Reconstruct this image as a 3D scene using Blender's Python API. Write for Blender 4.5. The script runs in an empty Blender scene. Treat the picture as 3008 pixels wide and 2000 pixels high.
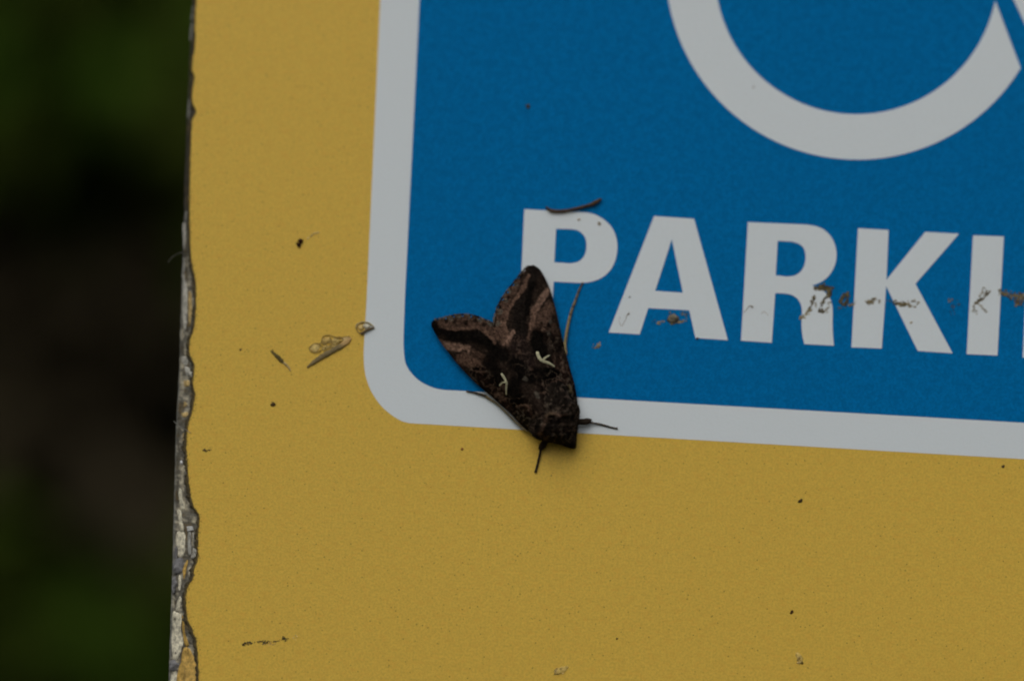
import bpy, math, random
import numpy as np
from mathutils import Vector, Matrix, noise
from mathutils.geometry import tessellate_polygon
rad = math.radians
S = bpy.context.scene
COL = S.collection
random.seed(7)

# ------------------------------------------------------------------ camera
W0, H0 = 3008.0, 2000.0
LENS, SENSOR = 90.0, 23.7
F = LENS / SENSOR * W0
PITCH, ROLL, DIST = rad(-7.0), rad(3.0), 0.418
AIM = Vector((0, 0, 1.30))
fwd = Vector((0, math.cos(PITCH), -math.sin(PITCH)))
up0 = Vector((0, math.sin(PITCH), math.cos(PITCH)))
rt0 = Vector((1, 0, 0))
rt = rt0 * math.cos(ROLL) + up0 * math.sin(ROLL)
up = up0 * math.cos(ROLL) - rt0 * math.sin(ROLL)
EYE = AIM - DIST * fwd
cd = bpy.data.cameras.new('camera')
cam = bpy.data.objects.new('camera', cd); COL.objects.link(cam)
M = Matrix((rt, up, -fwd)).transposed().to_4x4(); M.translation = EYE
cam.matrix_world = M
cd.lens = LENS; cd.sensor_width = SENSOR; cd.clip_start = 0.02; cd.clip_end = 2000
cd.dof.use_dof = True; cd.dof.focus_distance = DIST - 0.0031; cd.dof.aperture_fstop = 3.2
S.camera = cam

# ------------------------------------------------------------------ sky, sun, exposure
SUN_EL, SUN_AZ = rad(38), rad(196)          # azimuth clockwise from north (+Y)
w = bpy.data.worlds.new('World'); S.world = w; w.use_nodes = True
nt = w.node_tree; bg = nt.nodes['Background']
sky = nt.nodes.new('ShaderNodeTexSky'); sky.sky_type = 'NISHITA'; sky.sun_disc = False
sky.sun_elevation = SUN_EL; sky.sun_rotation = SUN_AZ; sky.dust_density = 6.0; sky.air_density = 1.0
hs = nt.nodes.new('ShaderNodeHueSaturation'); hs.inputs['Saturation'].default_value = 0.30
nt.links.new(sky.outputs[0], hs.inputs['Color']); nt.links.new(hs.outputs[0], bg.inputs['Color'])
bg.inputs['Strength'].default_value = 0.065
sd = bpy.data.lights.new('sun', 'SUN'); sd.energy = 0.585; sd.angle = rad(60); sd.color = (1, 0.97, 0.92)
sun = bpy.data.objects.new('sun', sd); COL.objects.link(sun)
tosun = Vector((math.sin(SUN_AZ) * math.cos(SUN_EL), math.cos(SUN_AZ) * math.cos(SUN_EL), math.sin(SUN_EL)))
sun.rotation_euler = (-tosun).to_track_quat('-Z', 'Y').to_euler(); sun.location = (0, 0, 6)
S.view_settings.view_transform = 'Standard'; S.view_settings.look = 'None'
S.view_settings.exposure = -0.29; S.view_settings.gamma = 1
S.cycles.use_denoising = True; S.cycles.filter_width = 1.95

# ------------------------------------------------------------------ helpers
MM = 0.001
PXM = DIST / F                               # metres per photo pixel on the sign face


def P(u, v, h=0.0):
    """point of the scene at height h (m) in front of the sign's face seen at (u, v) of the photograph"""
    d = fwd + rt * ((u - W0 / 2) / F) - up * ((v - H0 / 2) / F)
    return EYE + d * ((-h - EYE.y) / d.y)


def tag(o, label=None, cat=None, group=None, kind=None):
    for k, val in (('label', label), ('category', cat), ('group', group), ('kind', kind)):
        if val: o[k] = val
    return o


def empty(name, loc, label, cat, group=None):
    o = bpy.data.objects.new(name, None); COL.objects.link(o); o.location = loc
    o.empty_display_size = 0.01
    return tag(o, label, cat, group)


def wloc(o):
    v = Vector((0, 0, 0))
    while o is not None:
        v += o.location; o = o.parent
    return v


def mesh(name, verts, faces, mat, parent=None, smooth=True, cols=None, origin=None):
    """verts in world space; linked as one object whose origin is its middle"""
    vs = [Vector(p) for p in verts]
    c = origin if origin is not None else sum(vs, Vector((0, 0, 0))) / len(vs)
    me = bpy.data.meshes.new(name)
    me.from_pydata([tuple(p - c) for p in vs], [], faces)
    me.materials.append(mat)
    if smooth:
        me.polygons.foreach_set('use_smooth', [True] * len(me.polygons))
    if cols is not None:
        a = me.color_attributes.new('Col', 'FLOAT_COLOR', 'POINT')
        arr = np.ones((len(vs), 4), dtype=np.float32); arr[:, :3] = np.asarray(cols, dtype=np.float32)[:, :3]
        a.data.foreach_set('color', arr.ravel())
    me.update()
    o = bpy.data.objects.new(name, me); COL.objects.link(o)
    if parent is not None:
        o.parent = parent; o.location = c - wloc(parent)
    else:
        o.location = c
    return o


def smooth_poly(pts, n=6):
    """closed outline; points given as (x, y, 1) are smooth, (x, y) are corners"""
    N = len(pts); out = []
    for i in range(N):
        p1, p2 = pts[i], pts[(i + 1) % N]
        s1, s2 = len(p1) > 2, len(p2) > 2
        if not (s1 or s2):
            out.append((p1[0], p1[1])); continue
        p0 = pts[i - 1] if s1 else p1
        p3 = pts[(i + 2) % N] if s2 else p2
        for k in range(n):
            t = k / n
            q = []
            for j in (0, 1):
                a, b, c, d = p0[j], p1[j], p2[j], p3[j]
                q.append(0.5 * (2 * b + (c - a) * t + (2 * a - 5 * b + 4 * c - d) * t * t + (3 * b - a - 3 * c + d) * t ** 3))
            out.append(tuple(q))
    return out


def spline(pts, n=6):
    """open Catmull-Rom through tuples of any length"""
    out = []
    for i in range(len(pts) - 1):
        p0 = pts[max(i - 1, 0)]; p1 = pts[i]; p2 = pts[i + 1]; p3 = pts[min(i + 2, len(pts) - 1)]
        for k in range(n):
            t = k / n
            out.append(tuple(0.5 * (2 * b + (c - a) * t + (2 * a - 5 * b + 4 * c - d) * t * t + (3 * b - a - 3 * c + d) * t ** 3)
                             for a, b, c, d in zip(p0, p1, p2, p3)))
    out.append(tuple(pts[-1]))
    return out


def film(name, loops, h, mat, parent, thick=0.05 * MM, label=None):
    """flat sheet cut to the outline (first loop) with holes (other loops), with its thin edge"""
    loops3 = [[P(u, v, h) for u, v in lp] for lp in loops]
    flat = [p for lp in loops3 for p in lp]
    tris = tessellate_polygon(loops3)
    faces = []
    for a, b, c in tris:
        n = (flat[b] - flat[a]).cross(flat[c] - flat[a])
        faces.append((a, b, c) if n.y < 0 else (a, c, b))
    nv = len(flat)
    verts = flat + [p + Vector((0, thick, 0)) for p in flat]
    k = 0
    for lp in loops3:
        m = len(lp)
        for i in range(m):
            a, b = k + i, k + (i + 1) % m
            faces.append((a, b, b + nv, a + nv))
        k += m
    o = mesh(name, verts, faces, mat, parent, smooth=False)
    if label: o['label'] = label
    return o


def tube_data(pts, radii, n=7, flat=1.0):
    """pts: list of Vector, radii: metres; flat squeezes along the sign's normal"""
    verts, faces = [], []
    prev = None
    for i, p in enumerate(pts):
        t = (pts[min(i + 1, len(pts) - 1)] - pts[max(i - 1, 0)]).normalized()
        a = Vector((0, -1, 0)); b = t.cross(a)
        if b.length < 1e-4: b = Vector((1, 0, 0))
        b.normalize(); a = b.cross(t).normalized()
        for k in range(n):
            th = 2 * math.pi * k / n
            verts.append(p + b * math.cos(th) * radii[i] + a * math.sin(th) * radii[i] * flat)
    for i in range(len(pts) - 1):
        for k in range(n):
            k2 = (k + 1) % n
            faces.append((i * n + k, i * n + k2, (i + 1) * n + k2, (i + 1) * n + k))
    faces.append(tuple(reversed(range(n)))); faces.append(tuple(range((len(pts) - 1) * n, len(pts) * n)))
    return verts, faces


class Bag:
    """collects pieces that make ONE mesh"""
    def __init__(self): self.v, self.f, self.c = [], [], []
    def add(self, v, f, col):
        k = len(self.v); self.v += list(v); self.f += [tuple(i + k for i in q) for q in f]
        self.c += list(col) if len(col) == len(v) and not isinstance(col[0], float) else [col] * len(v)
    def tube(self, pts, radii, col, n=7, flat=1.0):
        v, f = tube_data(pts, radii, n, flat); self.add(v, f, col)
    def blob(self, c, rx, rz, ry, col, rot=0.0, rough=0.25, seed=0.0, seg=8, rings=5):
        """rounded lump lying on the sign: rx, rz across it, ry out of it"""
        vs, fs = [], []
        cr, sr = math.cos(rot), math.sin(rot)
        for i in range(rings + 1):
            ph = math.pi * i / rings
            for k in range(seg):
                th = 2 * math.pi * k / seg
                d = Vector((math.sin(ph) * math.cos(th), -math.cos(ph), math.sin(ph) * math.sin(th)))
                r = 1 + rough * noise.noise(d * 1.7 + Vector((seed, seed * 1.3, 2.1)))
                x, z = d.x * rx * r, d.z * rz * r
                vs.append(c + Vector((x * cr - z * sr, d.y * ry * r, x * sr + z * cr)))
        for i in range(rings):
            for k in range(seg):
                k2 = (k + 1) % seg
                fs.append((i * seg + k, (i + 1) * seg + k, (i + 1) * seg + k2, i * seg + k2))
        self.add(vs, fs, col)
    def build(self, name, mat, parent=None, smooth=True):
        return mesh(name, self.v, self.f, mat, parent, smooth, self.c)


# ------------------------------------------------------------------ materials
def new_mat(name):
    m = bpy.data.materials.new(name); m.use_nodes = True
    t = m.node_tree; b = t.nodes['Principled BSDF']
    return m, t, b


def nd(t, kind, **kw):
    n = t.nodes.new(kind)
    for k, val in kw.items():
        if k in n.inputs: n.inputs[k].default_value = val
        else: setattr(n, k, val)
    return n


def mixc(t, fac, a, b, blend='MIX'):
    n = t.nodes.new('ShaderNodeMix'); n.data_type = 'RGBA'; n.blend_type = blend
    for s, val in ((0, fac), (6, a), (7, b)):
        if hasattr(val, 'is_linked') or hasattr(val, 'links'): t.links.new(val, n.inputs[s])
        else: n.inputs[s].default_value = val if s == 0 else (*val, 1)
    return n.outputs[2]


def ramp(t, src, lo, hi):
    n = t.nodes.new('ShaderNodeMapRange'); n.clamp = True; n.interpolation_type = 'SMOOTHSTEP'
    n.inputs['From Min'].default_value = lo; n.inputs['From Max'].default_value = hi
    t.links.new(src, n.inputs['Value'])
    return n.outputs['Result']


def mul(t, src, k):
    n = t.nodes.new('ShaderNodeMath'); n.operation = 'MULTIPLY'; n.inputs[1].default_value = k
    t.links.new(src, n.inputs[0]); return n.outputs[0]


def coords(t):
    g = t.nodes.new('ShaderNodeNewGeometry'); return g.outputs['Position']


def tex(t, kind, co, scale, **kw):
    n = nd(t, kind, **kw); n.inputs['Scale'].default_value = scale
    t.links.new(co, n.inputs['Vector']); return n


def coated(name, base, dark, warm, speck=0.0, peel=1.0, rough=0.42, spec=0.25, mott=0.0):
    """printed sheet: base colour, mottled by two fine noises, tiny dark pits, orange-peel relief"""
    m, t, b = new_mat(name); co = coords(t)
    n1 = tex(t, 'ShaderNodeTexNoise', co, 4200, Detail=3.0, Roughness=0.7)
    mpn = t.nodes.new('ShaderNodeMapping'); mpn.inputs['Scale'].default_value = (0.45, 1, 1); mpn.inputs['Rotation'].default_value = (0, rad(12), 0); t.links.new(co, mpn.inputs['Vector'])
    n2 = tex(t, 'ShaderNodeTexNoise', mpn.outputs[0], 1900, Detail=4.0, Roughness=0.7)
    n3 = tex(t, 'ShaderNodeTexNoise', co, 28, Detail=3.0)
    c = mixc(t, ramp(t, n1.outputs['Fac'], 0.40, 0.68), base, dark)
    c = mixc(t, mul(t, ramp(t, n2.outputs['Fac'], 0.45, 0.72), 0.55), c, warm)
    c = mixc(t, mul(t, ramp(t, n3.outputs['Fac'], 0.35, 0.75), 0.16), c, dark)
    if mott:
        n5 = tex(t, 'ShaderNodeTexNoise', co, 1150, Detail=5.0, Roughness=0.75)
        c = mixc(t, mul(t, ramp(t, n5.outputs['Fac'], 0.42, 0.62), mott), c, dark)
    if speck:
        v = tex(t, 'ShaderNodeTexVoronoi', co, 1900, Randomness=1.0)
        wn = t.nodes.new('ShaderNodeTexWhiteNoise'); t.links.new(v.outputs['Position'], wn.inputs['Vector'])
        inv = t.nodes.new('ShaderNodeMapRange'); inv.clamp = True
        inv.inputs['From Min'].default_value = 0.19; inv.inputs['From Max'].default_value = 0.07
        t.links.new(v.outputs['Distance'], inv.inputs['Value'])
        pick = ramp(t, wn.outputs['Value'], 0.3, 1.0)
        mm = t.nodes.new('ShaderNodeMath'); mm.operation = 'MULTIPLY'
        t.links.new(inv.outputs['Result'], mm.inputs[0]); t.links.new(pick, mm.inputs[1])
        c = mixc(t, mul(t, mm.outputs[0], speck), c, (0.10, 0.05, 0.012))
    t.links.new(c, b.inputs['Base Color'])
    b.inputs['Roughness'].default_value = rough
    b.inputs['Specular IOR Level'].default_value = spec
    n4 = tex(t, 'ShaderNodeTexNoise', co, 4200, Detail=3.0, Roughness=0.6)
    bp = nd(t, 'ShaderNodeBump'); bp.inputs['Distance'].default_value = 0.00005 * peel; bp.inputs['Strength'].default_value = 0.6
    t.links.new(n4.outputs['Fac'], bp.inputs['Height']); t.links.new(bp.outputs[0], b.inputs['Normal'])
    return m


def painted(name, rough=0.7, spec=0.2, grain=0.5, gscale=2500, bump=0.00005, bscale=1800):
    """the piece's own pigment from its colour attribute, broken up by fine grain"""
    m, t, b = new_mat(name); co = coords(t)
    a = t.nodes.new('ShaderNodeVertexColor'); a.layer_name = 'Col'
    n1 = tex(t, 'ShaderNodeTexNoise', co, gscale, Detail=3.0, Roughness=0.7)
    f = t.nodes.new('ShaderNodeMapRange'); f.inputs['From Min'].default_value = 0.3; f.inputs['From Max'].default_value = 0.7
    f.inputs['To Min'].default_value = 1 - grain; f.inputs['To Max'].default_value = 1 + grain
    t.links.new(n1.outputs['Fac'], f.inputs['Value'])
    vm = t.nodes.new('ShaderNodeVectorMath'); vm.operation = 'SCALE'
    t.links.new(a.outputs['Color'], vm.inputs[0]); t.links.new(f.outputs['Result'], vm.inputs['Scale'])
    t.links.new(vm.outputs[0], b.inputs['Base Color'])
    b.inputs['Roughness'].default_value = rough; b.inputs['Specular IOR Level'].default_value = spec
    n2 = tex(t, 'ShaderNodeTexNoise', co, bscale, Detail=2.0)
    bp = nd(t, 'ShaderNodeBump'); bp.inputs['Distance'].default_value = bump; bp.inputs['Strength'].default_value = 0.8
    t.links.new(n2.outputs['Fac'], bp.inputs['Height']); t.links.new(bp.outputs[0], b.inputs['Normal'])
    return m


YEL = coated('yellow_coat', (0.80, 0.533, 0.074), (0.63, 0.415, 0.058), (0.73, 0.405, 0.052), speck=0.7, mott=0.30)
WHT = coated('white_print', (0.735, 0.81, 0.858), (0.715, 0.785, 0.825), (0.745, 0.805, 0.84), peel=0.5, rough=0.38)
BLU = coated('blue_print', (0.0002, 0.196, 0.525), (0.0002, 0.128, 0.345), (0.0002, 0.155, 0.455), peel=0.9, rough=0.5, spec=0.02, mott=0.55)
PAINT = painted('worn_pigment', rough=0.65, spec=0.3)
SCALE = painted('moth_scales', rough=0.85, spec=0.015, grain=0.6, gscale=3600, bump=0.00004, bscale=4200)
DIRT = painted('dried_dirt', rough=0.85, spec=0.1, grain=0.6, gscale=4000)
HUSK = painted('dry_husk', rough=0.6, spec=0.12, grain=0.35, gscale=3500)

# ------------------------------------------------------------------ ground
m, t, b = new_mat('earth'); co = coords(t)
n1 = tex(t, 'ShaderNodeTexNoise', co, 3, Detail=8.0)
t.links.new(mixc(t, ramp(t, n1.outputs['Fac'], 0.4, 0.6), (0.035, 0.026, 0.016), (0.03, 0.045, 0.012)), b.inputs['Base Color'])
b.inputs['Roughness'].default_value = 0.95
gv, gf = [], []
NG = 40
for i in range(NG + 1):
    for j in range(NG + 1):
        x = (i / NG - 0.5) * 2; y = (j / NG - 0.5) * 2
        x, y = 400 * x ** 3 + 6 * x, 400 * y ** 3 + 6 * y
        gv.append((x, y, 0.02 * noise.noise(Vector((x * 0.7, y * 0.7, 0)))))
for i in range(NG):
    for j in range(NG):
        a = i * (NG + 1) + j; gf.append((a, a + NG + 1, a + NG + 2, a + 1))
tag(mesh('ground', gv, gf, m), 'dark earth and short grass below the sign', None, None, 'structure')

# ------------------------------------------------------------------ the sign
sign = empty('parking_sign', (0.02, 0.03, 0), 'yellow parking sign with blue panel, white letters and a chipped left edge', 'sign')

AL = [(-2300, 672), (0, 567), (156, 558.5), (335, 550.5), (535, 542.5), (650, 541), (850, 533.5), (1080, 527), (1230, 518.5), (1300, 516), (1480, 511), (1657, 507), (1850, 500), (2000, 495), (3000, 450)]
BL_ = [(-2300, 690), (-60, 578), (0, 576), (50, 572.5), (134, 571.6), (170, 566), (205, 563.6), (230, 570), (260, 565), (300, 563.6), (325, 575), (350, 566), (370, 562), (450, 559), (535, 557), (625, 556),
       (740, 559), (785, 565), (830, 574), (870, 575), (920, 574), (970, 567), (1005, 556), (1040, 557), (1070, 569), (1100, 569), (1120, 565), (1165, 571.6), (1210, 562.7), (1250, 551.5), (1300, 547),
       (1390, 551.5), (1435, 556), (1480, 565), (1500, 577), (1520, 585), (1570, 581), (1640, 580), (1665, 571), (1700, 566), (1720, 551), (1760, 545), (1820, 551), (1850, 565), (1890, 577), (1940, 581),
       (2000, 583), (2060, 574), (2150, 560), (3000, 480)]


def edge_a(v): return float(np.interp(v, [a for a, _ in AL], [c for _, c in AL])) + 1.2 * noise.noise(Vector((v * 0.06, 3.3, 0)))
_bs = spline(BL_, 4)
def edge_b(v):
    w_ = min(1.0, max(0.25, (v - 600) / 900))
    return float(np.interp(v, [a for a, _ in _bs], [c for _, c in _bs])) + w_ * (2.2 * noise.noise(Vector((v * 0.05, 0.3, 0))) + 1.6 * noise.noise(Vector((v * 0.17, 5.3, 0))))


VS = [-2300, -1500, -800, -300] + list(np.arange(-150, 2160, 4.0)) + [2400, 2700, 3000]
left = [(edge_b(v), v) for v in VS]
# yellow face: outline down the broken left edge and round the far sides
panel_loop = left + [(4650, 3060), (4800, -2060)]
film('panel_face', [panel_loop], 0.0, YEL, sign, thick=0.5 * MM)
# board behind the face
bv = []
for h in (-0.5 * MM, -9 * MM):
    for u, v in ((edge_a(-2300) + 130, -2300), (edge_a(3000) + 130, 3000), (4650, 3060), (4800, -2060)):
        q = P(u, v, 0); bv.append(Vector((q.x, -h, q.z)))
GREY = new_mat('board_core'); GREY[2].inputs['Base Color'].default_value = (0.16, 0.155, 0.14, 1); GREY[2].inputs['Roughness'].default_value = 0.8
mesh('board', bv, [(0, 1, 2, 3), (7, 6, 5, 4), (0, 4, 5, 1), (1, 5, 6, 2), (2, 6, 7, 3), (3, 7, 4, 0)], GREY[0], sign, smooth=False)

# worn edge between the outer arris and the broken face
NT = 9
ev, ef, ec = [], [], []
CR, GC, DC, BC = (0.50, 0.45, 0.33), (0.20, 0.195, 0.165), (0.075, 0.064, 0.040), (0.15, 0.11, 0.055)


def sc3_(c, k): return tuple(x * k for x in c)
def lerp3(a, b, k): return tuple(x + (y - x) * k for x, y in zip(a, b))


def edge_h(v, s):
    """height of the worn edge (m): s = 0 at the outer arris, 1 under the face"""
    return (-1.5 * (1 - s) ** 1.4 - 0.10 + 0.30 * noise.noise(Vector((v * 0.022, s * 2.1, 1))) * (0.35 + s) * (1 - 0.5 * s) + 0.12 * noise.noise(Vector((v * 0.09, s * 5, 4)))) * MM


for v in VS:
    a, bb = edge_a(v), edge_b(v) + 5
    ring = []
    for k in range(NT):
        s = k / (NT - 1)
        h = min(edge_h(v, s), -0.03 * MM)
        ring.append((P(a + (bb - a) * s, v, h), s))
    p0 = ring[0][0]
    ev.append(Vector((p0.x + 0.0012, 0.009, p0.z))); ec.append(GC)
    ev.append(Vector((p0.x + 0.0001, 0.0032, p0.z))); ec.append(DC)
    for p, s in ring:
        n_ = noise.noise(Vector((v * 0.028, s * 3.0, 7))) + 0.6 * noise.noise(Vector((v * 0.12, s * 6.0, 2)))
        worn = min(1, max(0, (v - 560) / 500.0))
        c = lerp3(sc3_(DC, .55 + .45 * worn), GC, min(1, max(0, 0.55 + 0.9 * n_ * 1.1)) * (0.15 + 0.85 * worn))
        if n_ > 0.12: c = lerp3(c, CR, min(1, (n_ - 0.12) * 3) * worn)
        if n_ < -0.25: c = lerp3(c, BC, min(1, (-n_ - 0.25) * 3))
        if s < 0.10: c = lerp3(c, (0.30, 0.31, 0.29), 0.25 + .4 * worn)
        if s > 0.85: c = lerp3(c, DC, 0.7)
        ec.append(c); ev.append(p)
R_ = NT + 2
for i in range(len(VS) - 1):
    for k in range(R_ - 1):
        ef.append((i * R_ + k, (i + 1) * R_ + k, (i + 1) * R_ + k + 1, i * R_ + k + 1))
mesh('worn_edge', ev, ef, PAINT, sign, cols=ec)


def z7(x, y): return (460 + x / 2.24, 1300 + y / 2.24)
def z6(x, y): return (460 + x / 2.24, 650 + y / 2.24)


def edge_hat(u, v):
    a, bb = edge_a(v), edge_b(v) + 5
    return min(edge_h(v, min(1, max(0, (u - a) / (bb - a)))), -0.03 * MM)


def chip(name, pts, col, lift=0.06, curl=0.08, rag=2.6):
    """a flake of coating on the worn edge: ragged outline, domed, with real thickness"""
    lp = smooth_poly([(x, y, 1) for x, y in pts], 4)
    cx = sum(p[0] for p in lp) / len(lp); cy = sum(p[1] for p in lp) / len(lp)
    vs, fs, cs = [], [], []
    n = len(lp)
    for ri, (k, dh) in enumerate(((1.0, -0.10), (1.0, lift * 0.7), (0.82, lift), (0.45, lift + curl * 0.4))):
        for i, (x, y) in enumerate(lp):
            q = Vector((x, y, ri * 0.2))
            j = rag * (noise.noise(q * 0.23) + 0.6 * noise.noise(q * 0.55))
            dx, dy = x - cx, y - cy; L = max(1e-3, math.hypot(dx, dy))
            uu, vv = cx + dx * k + dx / L * j, cy + dy * k + dy / L * j
            h = edge_hat(uu, vv) + dh * MM + 0.04 * MM * noise.noise(Vector((uu * 0.3, vv * 0.3, 9)))
            vs.append(P(uu, vv, h))
            g = 1 + 0.35 * noise.noise(Vector((uu * 0.16, vv * 0.10, 3))) 
            d = 1.0 if noise.noise(Vector((uu * 0.4, vv * 0.35, 11))) < 0.28 else 0.55
            c = tuple(x_ * g * d for x_ in col)
            if ri < 1: c = lerp3(c, DC, 0.35)
            cs.append(c)
    vs.append(P(cx, cy, edge_hat(cx, cy) + (lift + curl) * MM)); cs.append(col)
    for r in range(3):
        for i in range(n):
            i2 = (i + 1) % n
            fs.append((r * n + i, r * n + i2, (r + 1) * n + i2, (r + 1) * n + i))
    for i in range(n): fs.append((3 * n + i, 3 * n + (i + 1) % n, 4 * n))
    o = mesh(name, vs, fs, PAINT, sign, cols=cs)
    # outward faces
    return o


CREAM, PALE, YFL, STONE = (0.70, 0.66, 0.51), (0.52, 0.51, 0.45), (0.56, 0.36, 0.09), (0.20, 0.20, 0.205)
for pts in ([(150, 300), (165, 310), (172, 370), (185, 410), (178, 445), (160, 430), (150, 380), (143, 340)],
            [(135, 440), (160, 450), (172, 520), (178, 578), (152, 584), (146, 520)],
            [(130, 592), (180, 587), (190, 640), (185, 720), (170, 752), (145, 745), (128, 690)],
            [(145, 880), (160, 885), (158, 960), (145, 965)],
            [(125, 1095), (150, 1010), (166, 1030), (158, 1060), (146, 1100)],
            [(108, 1112), (150, 1125), (165, 1150), (160, 1230), (176, 1310), (165, 1350), (150, 1400), (125, 1430), (103, 1400), (98, 1300), (103, 1200)],
            [(100, 1500), (130, 1500), (128, 1600), (92, 1610)]):
    chip('primer_flake', [z7(*p) for p in pts], CREAM)
for pts in ([(176, 345), (192, 400), (204, 480), (200, 600), (196, 700), (182, 715), (170, 600), (172, 420)],
            [(172, 20), (190, 30), (188, 150), (176, 180)],
            [(165, 890), (195, 895), (208, 930), (190, 950), (170, 930)],
            [(185, 955), (215, 965), (220, 1010), (205, 1020), (188, 990)],
            [(225, 985), (243, 990), (244, 1018), (226, 1020)]):
    chip('primer_flake', [z6(*p) for p in pts], PALE, lift=0.12)
for u0, v0, u1, v1 in ((565, 20, 570, 60), (561.5, 70, 565.5, 118), (554, 292, 559, 345), (545, 622, 549, 655), (542, 660, 546, 735), (538, 760, 543, 815)):
    chip('primer_flake', [(u0 + 1, v0), (u1, v0 + 3), (u1 - 3.5, v1 - 3), (u0 - 4, v1), (u0 - 1.5, (v0 + v1) / 2)], (.34, .34, .31), rag=.8)
for pts in ([(166, 1140), (180, 1160), (190, 1280), (215, 1330), (186, 1330), (172, 1240)],
            [(180, 1350), (215, 1355), (245, 1400), (262, 1450), (245, 1600), (130, 1600), (150, 1470)],
            [(176, 830), (200, 770), (204, 800), (180, 900)]):
    chip('coating_flake', [z7(*p) for p in pts], YFL)
for pts in ([(212, 470), (228, 480), (232, 600), (217, 690), (208, 600)], [(180, 1050), (210, 1045), (216, 1080), (182, 1088)],
            [(178, 1192), (198, 1190), (200, 1215), (180, 1218)], [(168, 1260), (205, 1255), (200, 1285), (170, 1288)],
            [(173, 1400), (188, 1395), (186, 1450), (174, 1455)]):
    chip('coating_flake', [z6(*p) for p in pts], (0.52, 0.38, 0.16))
# splinter of clear plastic stuck in the edge near its foot
for pts, c in (([(200, 550), (235, 550), (240, 575), (205, 582)], (0.62, 0.63, 0.62)), ([(206, 592), (224, 590), (230, 680), (226, 740), (207, 722)], (0.33, 0.33, 0.30)),
               ([(240, 690), (257, 700), (258, 750), (226, 757), (234, 720)], (0.42, 0.41, 0.36)), ([(236, 596), (246, 600), (247, 650), (240, 668)], (0.36, 0.35, 0.30))):
    o = chip('plastic_splinter', [z7(*p) for p in pts], c, lift=0.22)
for cx, cy, rx, rz in ((150, 815, 44, 52), (120, 1465, 34, 36), (120, 935, 18, 55), (130, 720, 12, 60)):
    u, v = z7(cx, cy); B = Bag()
    B.blob(P(u, v, edge_hat(u, v) - 0.1 * MM), rx / 2.24 * PXM, rz / 2.24 * PXM, 0.45 * MM, STONE, rough=0.5, seed=cx, seg=16, rings=10)
    B.build('lichen_lump', PAINT, sign)
B = Bag(); u, v = z7(166, 132); B.blob(P(u, v, edge_hat(u, v) + 0.05 * MM), 5 * PXM, 8 * PXM, 0.2 * MM, (0.8, 0.81, 0.82), rot=0.4, seg=10); B.build('plastic_bead', PAINT, sign)

# seam of dark dirt along the broken face
sv, sf, sc = [], [], []
vs_ = list(np.arange(-140, 2150, 3.0))
for v in vs_:
    wd = (6.0 + 6.0 * min(1, max(0, (v - 600) / 900))) * (0.9 + 0.8 * noise.noise(Vector((v * 0.03, 9.1, 0))) + 0.5 * noise.noise(Vector((v * 0.13, 2.1, 0))))
    wd = max(1.5, wd); e = edge_b(v)
    for k, (du, hh) in enumerate(((1.8, 0.01), (-0.6, 0.03), (-wd * 0.55, -0.05), (-wd, -0.30))):
        u = e + du + 1.6 * noise.noise(Vector((v * 0.2, k * 3.1, 0))) + 2.2 * noise.noise(Vector((v * 0.055, k * 5.1, 3)))
        sv.append(P(u, v, hh * MM)); g = 0.75 + 0.5 * noise.noise(Vector((v * 0.08, k, 5)))
        sc.append(tuple(x * g for x in (((.30, .205, .06), (.15, .115, .05), (.092, .078, .046), (.10, .085, .058))[k])))
for i in range(len(vs_) - 1):
    for k in range(3): sf.append((i * 4 + k, (i + 1) * 4 + k, (i + 1) * 4 + k + 1, i * 4 + k + 1))
mesh('dirt_seam', sv, sf, DIRT, sign, cols=sc)

# white border with blue panel inside it
border = smooth_poly([(1222, -1900), (1192, -1858, 1), (1185, -1780, 1), (1184, -1500), (1117, 0), (1077, 880), (1070, 1000, 1), (1068.5, 1050, 1), (1073, 1099, 1), (1088.5, 1145, 1), (1116.5, 1188, 1), (1147, 1216, 1), (1177, 1235, 1), (1203, 1242.5),
                      (3008, 1348), (3900, 1400), (4010, 1390, 1), (4060, 1300, 1), (4070, 1200), (4200, -1700)])
blue = smooth_poly([(1320, -1790), (1232.5, 0), (1190, 860), (1185.5, 985, 1), (1187, 1040, 1), (1194, 1073, 1), (1213.5, 1101, 1), (1239, 1122.5, 1), (1269.6, 1137, 1), (1300, 1144, 1), (1340, 1146.5), (3008, 1241), (3850, 1289), (3930, 1280, 1), (3965, 1200, 1), (3970, 1130), (4090, -1620)])
film('white_border', [border], 0.02 * MM, WHT, sign, thick=0.02 * MM)
film('blue_panel', [blue], 0.04 * MM, BLU, sign, thick=0.02 * MM)
HL = 0.06 * MM


def r1(x, y, *s): return (1500 + x / 3.734, 580 + y / 3.734, *s)
def r2(x, y, *s): return (1950 + x / 3.484, 600 + y / 3.484, *s)
def r3(x, y, *s): return (2458 + x / 3.484, 640 + y / 3.484, *s)


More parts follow.
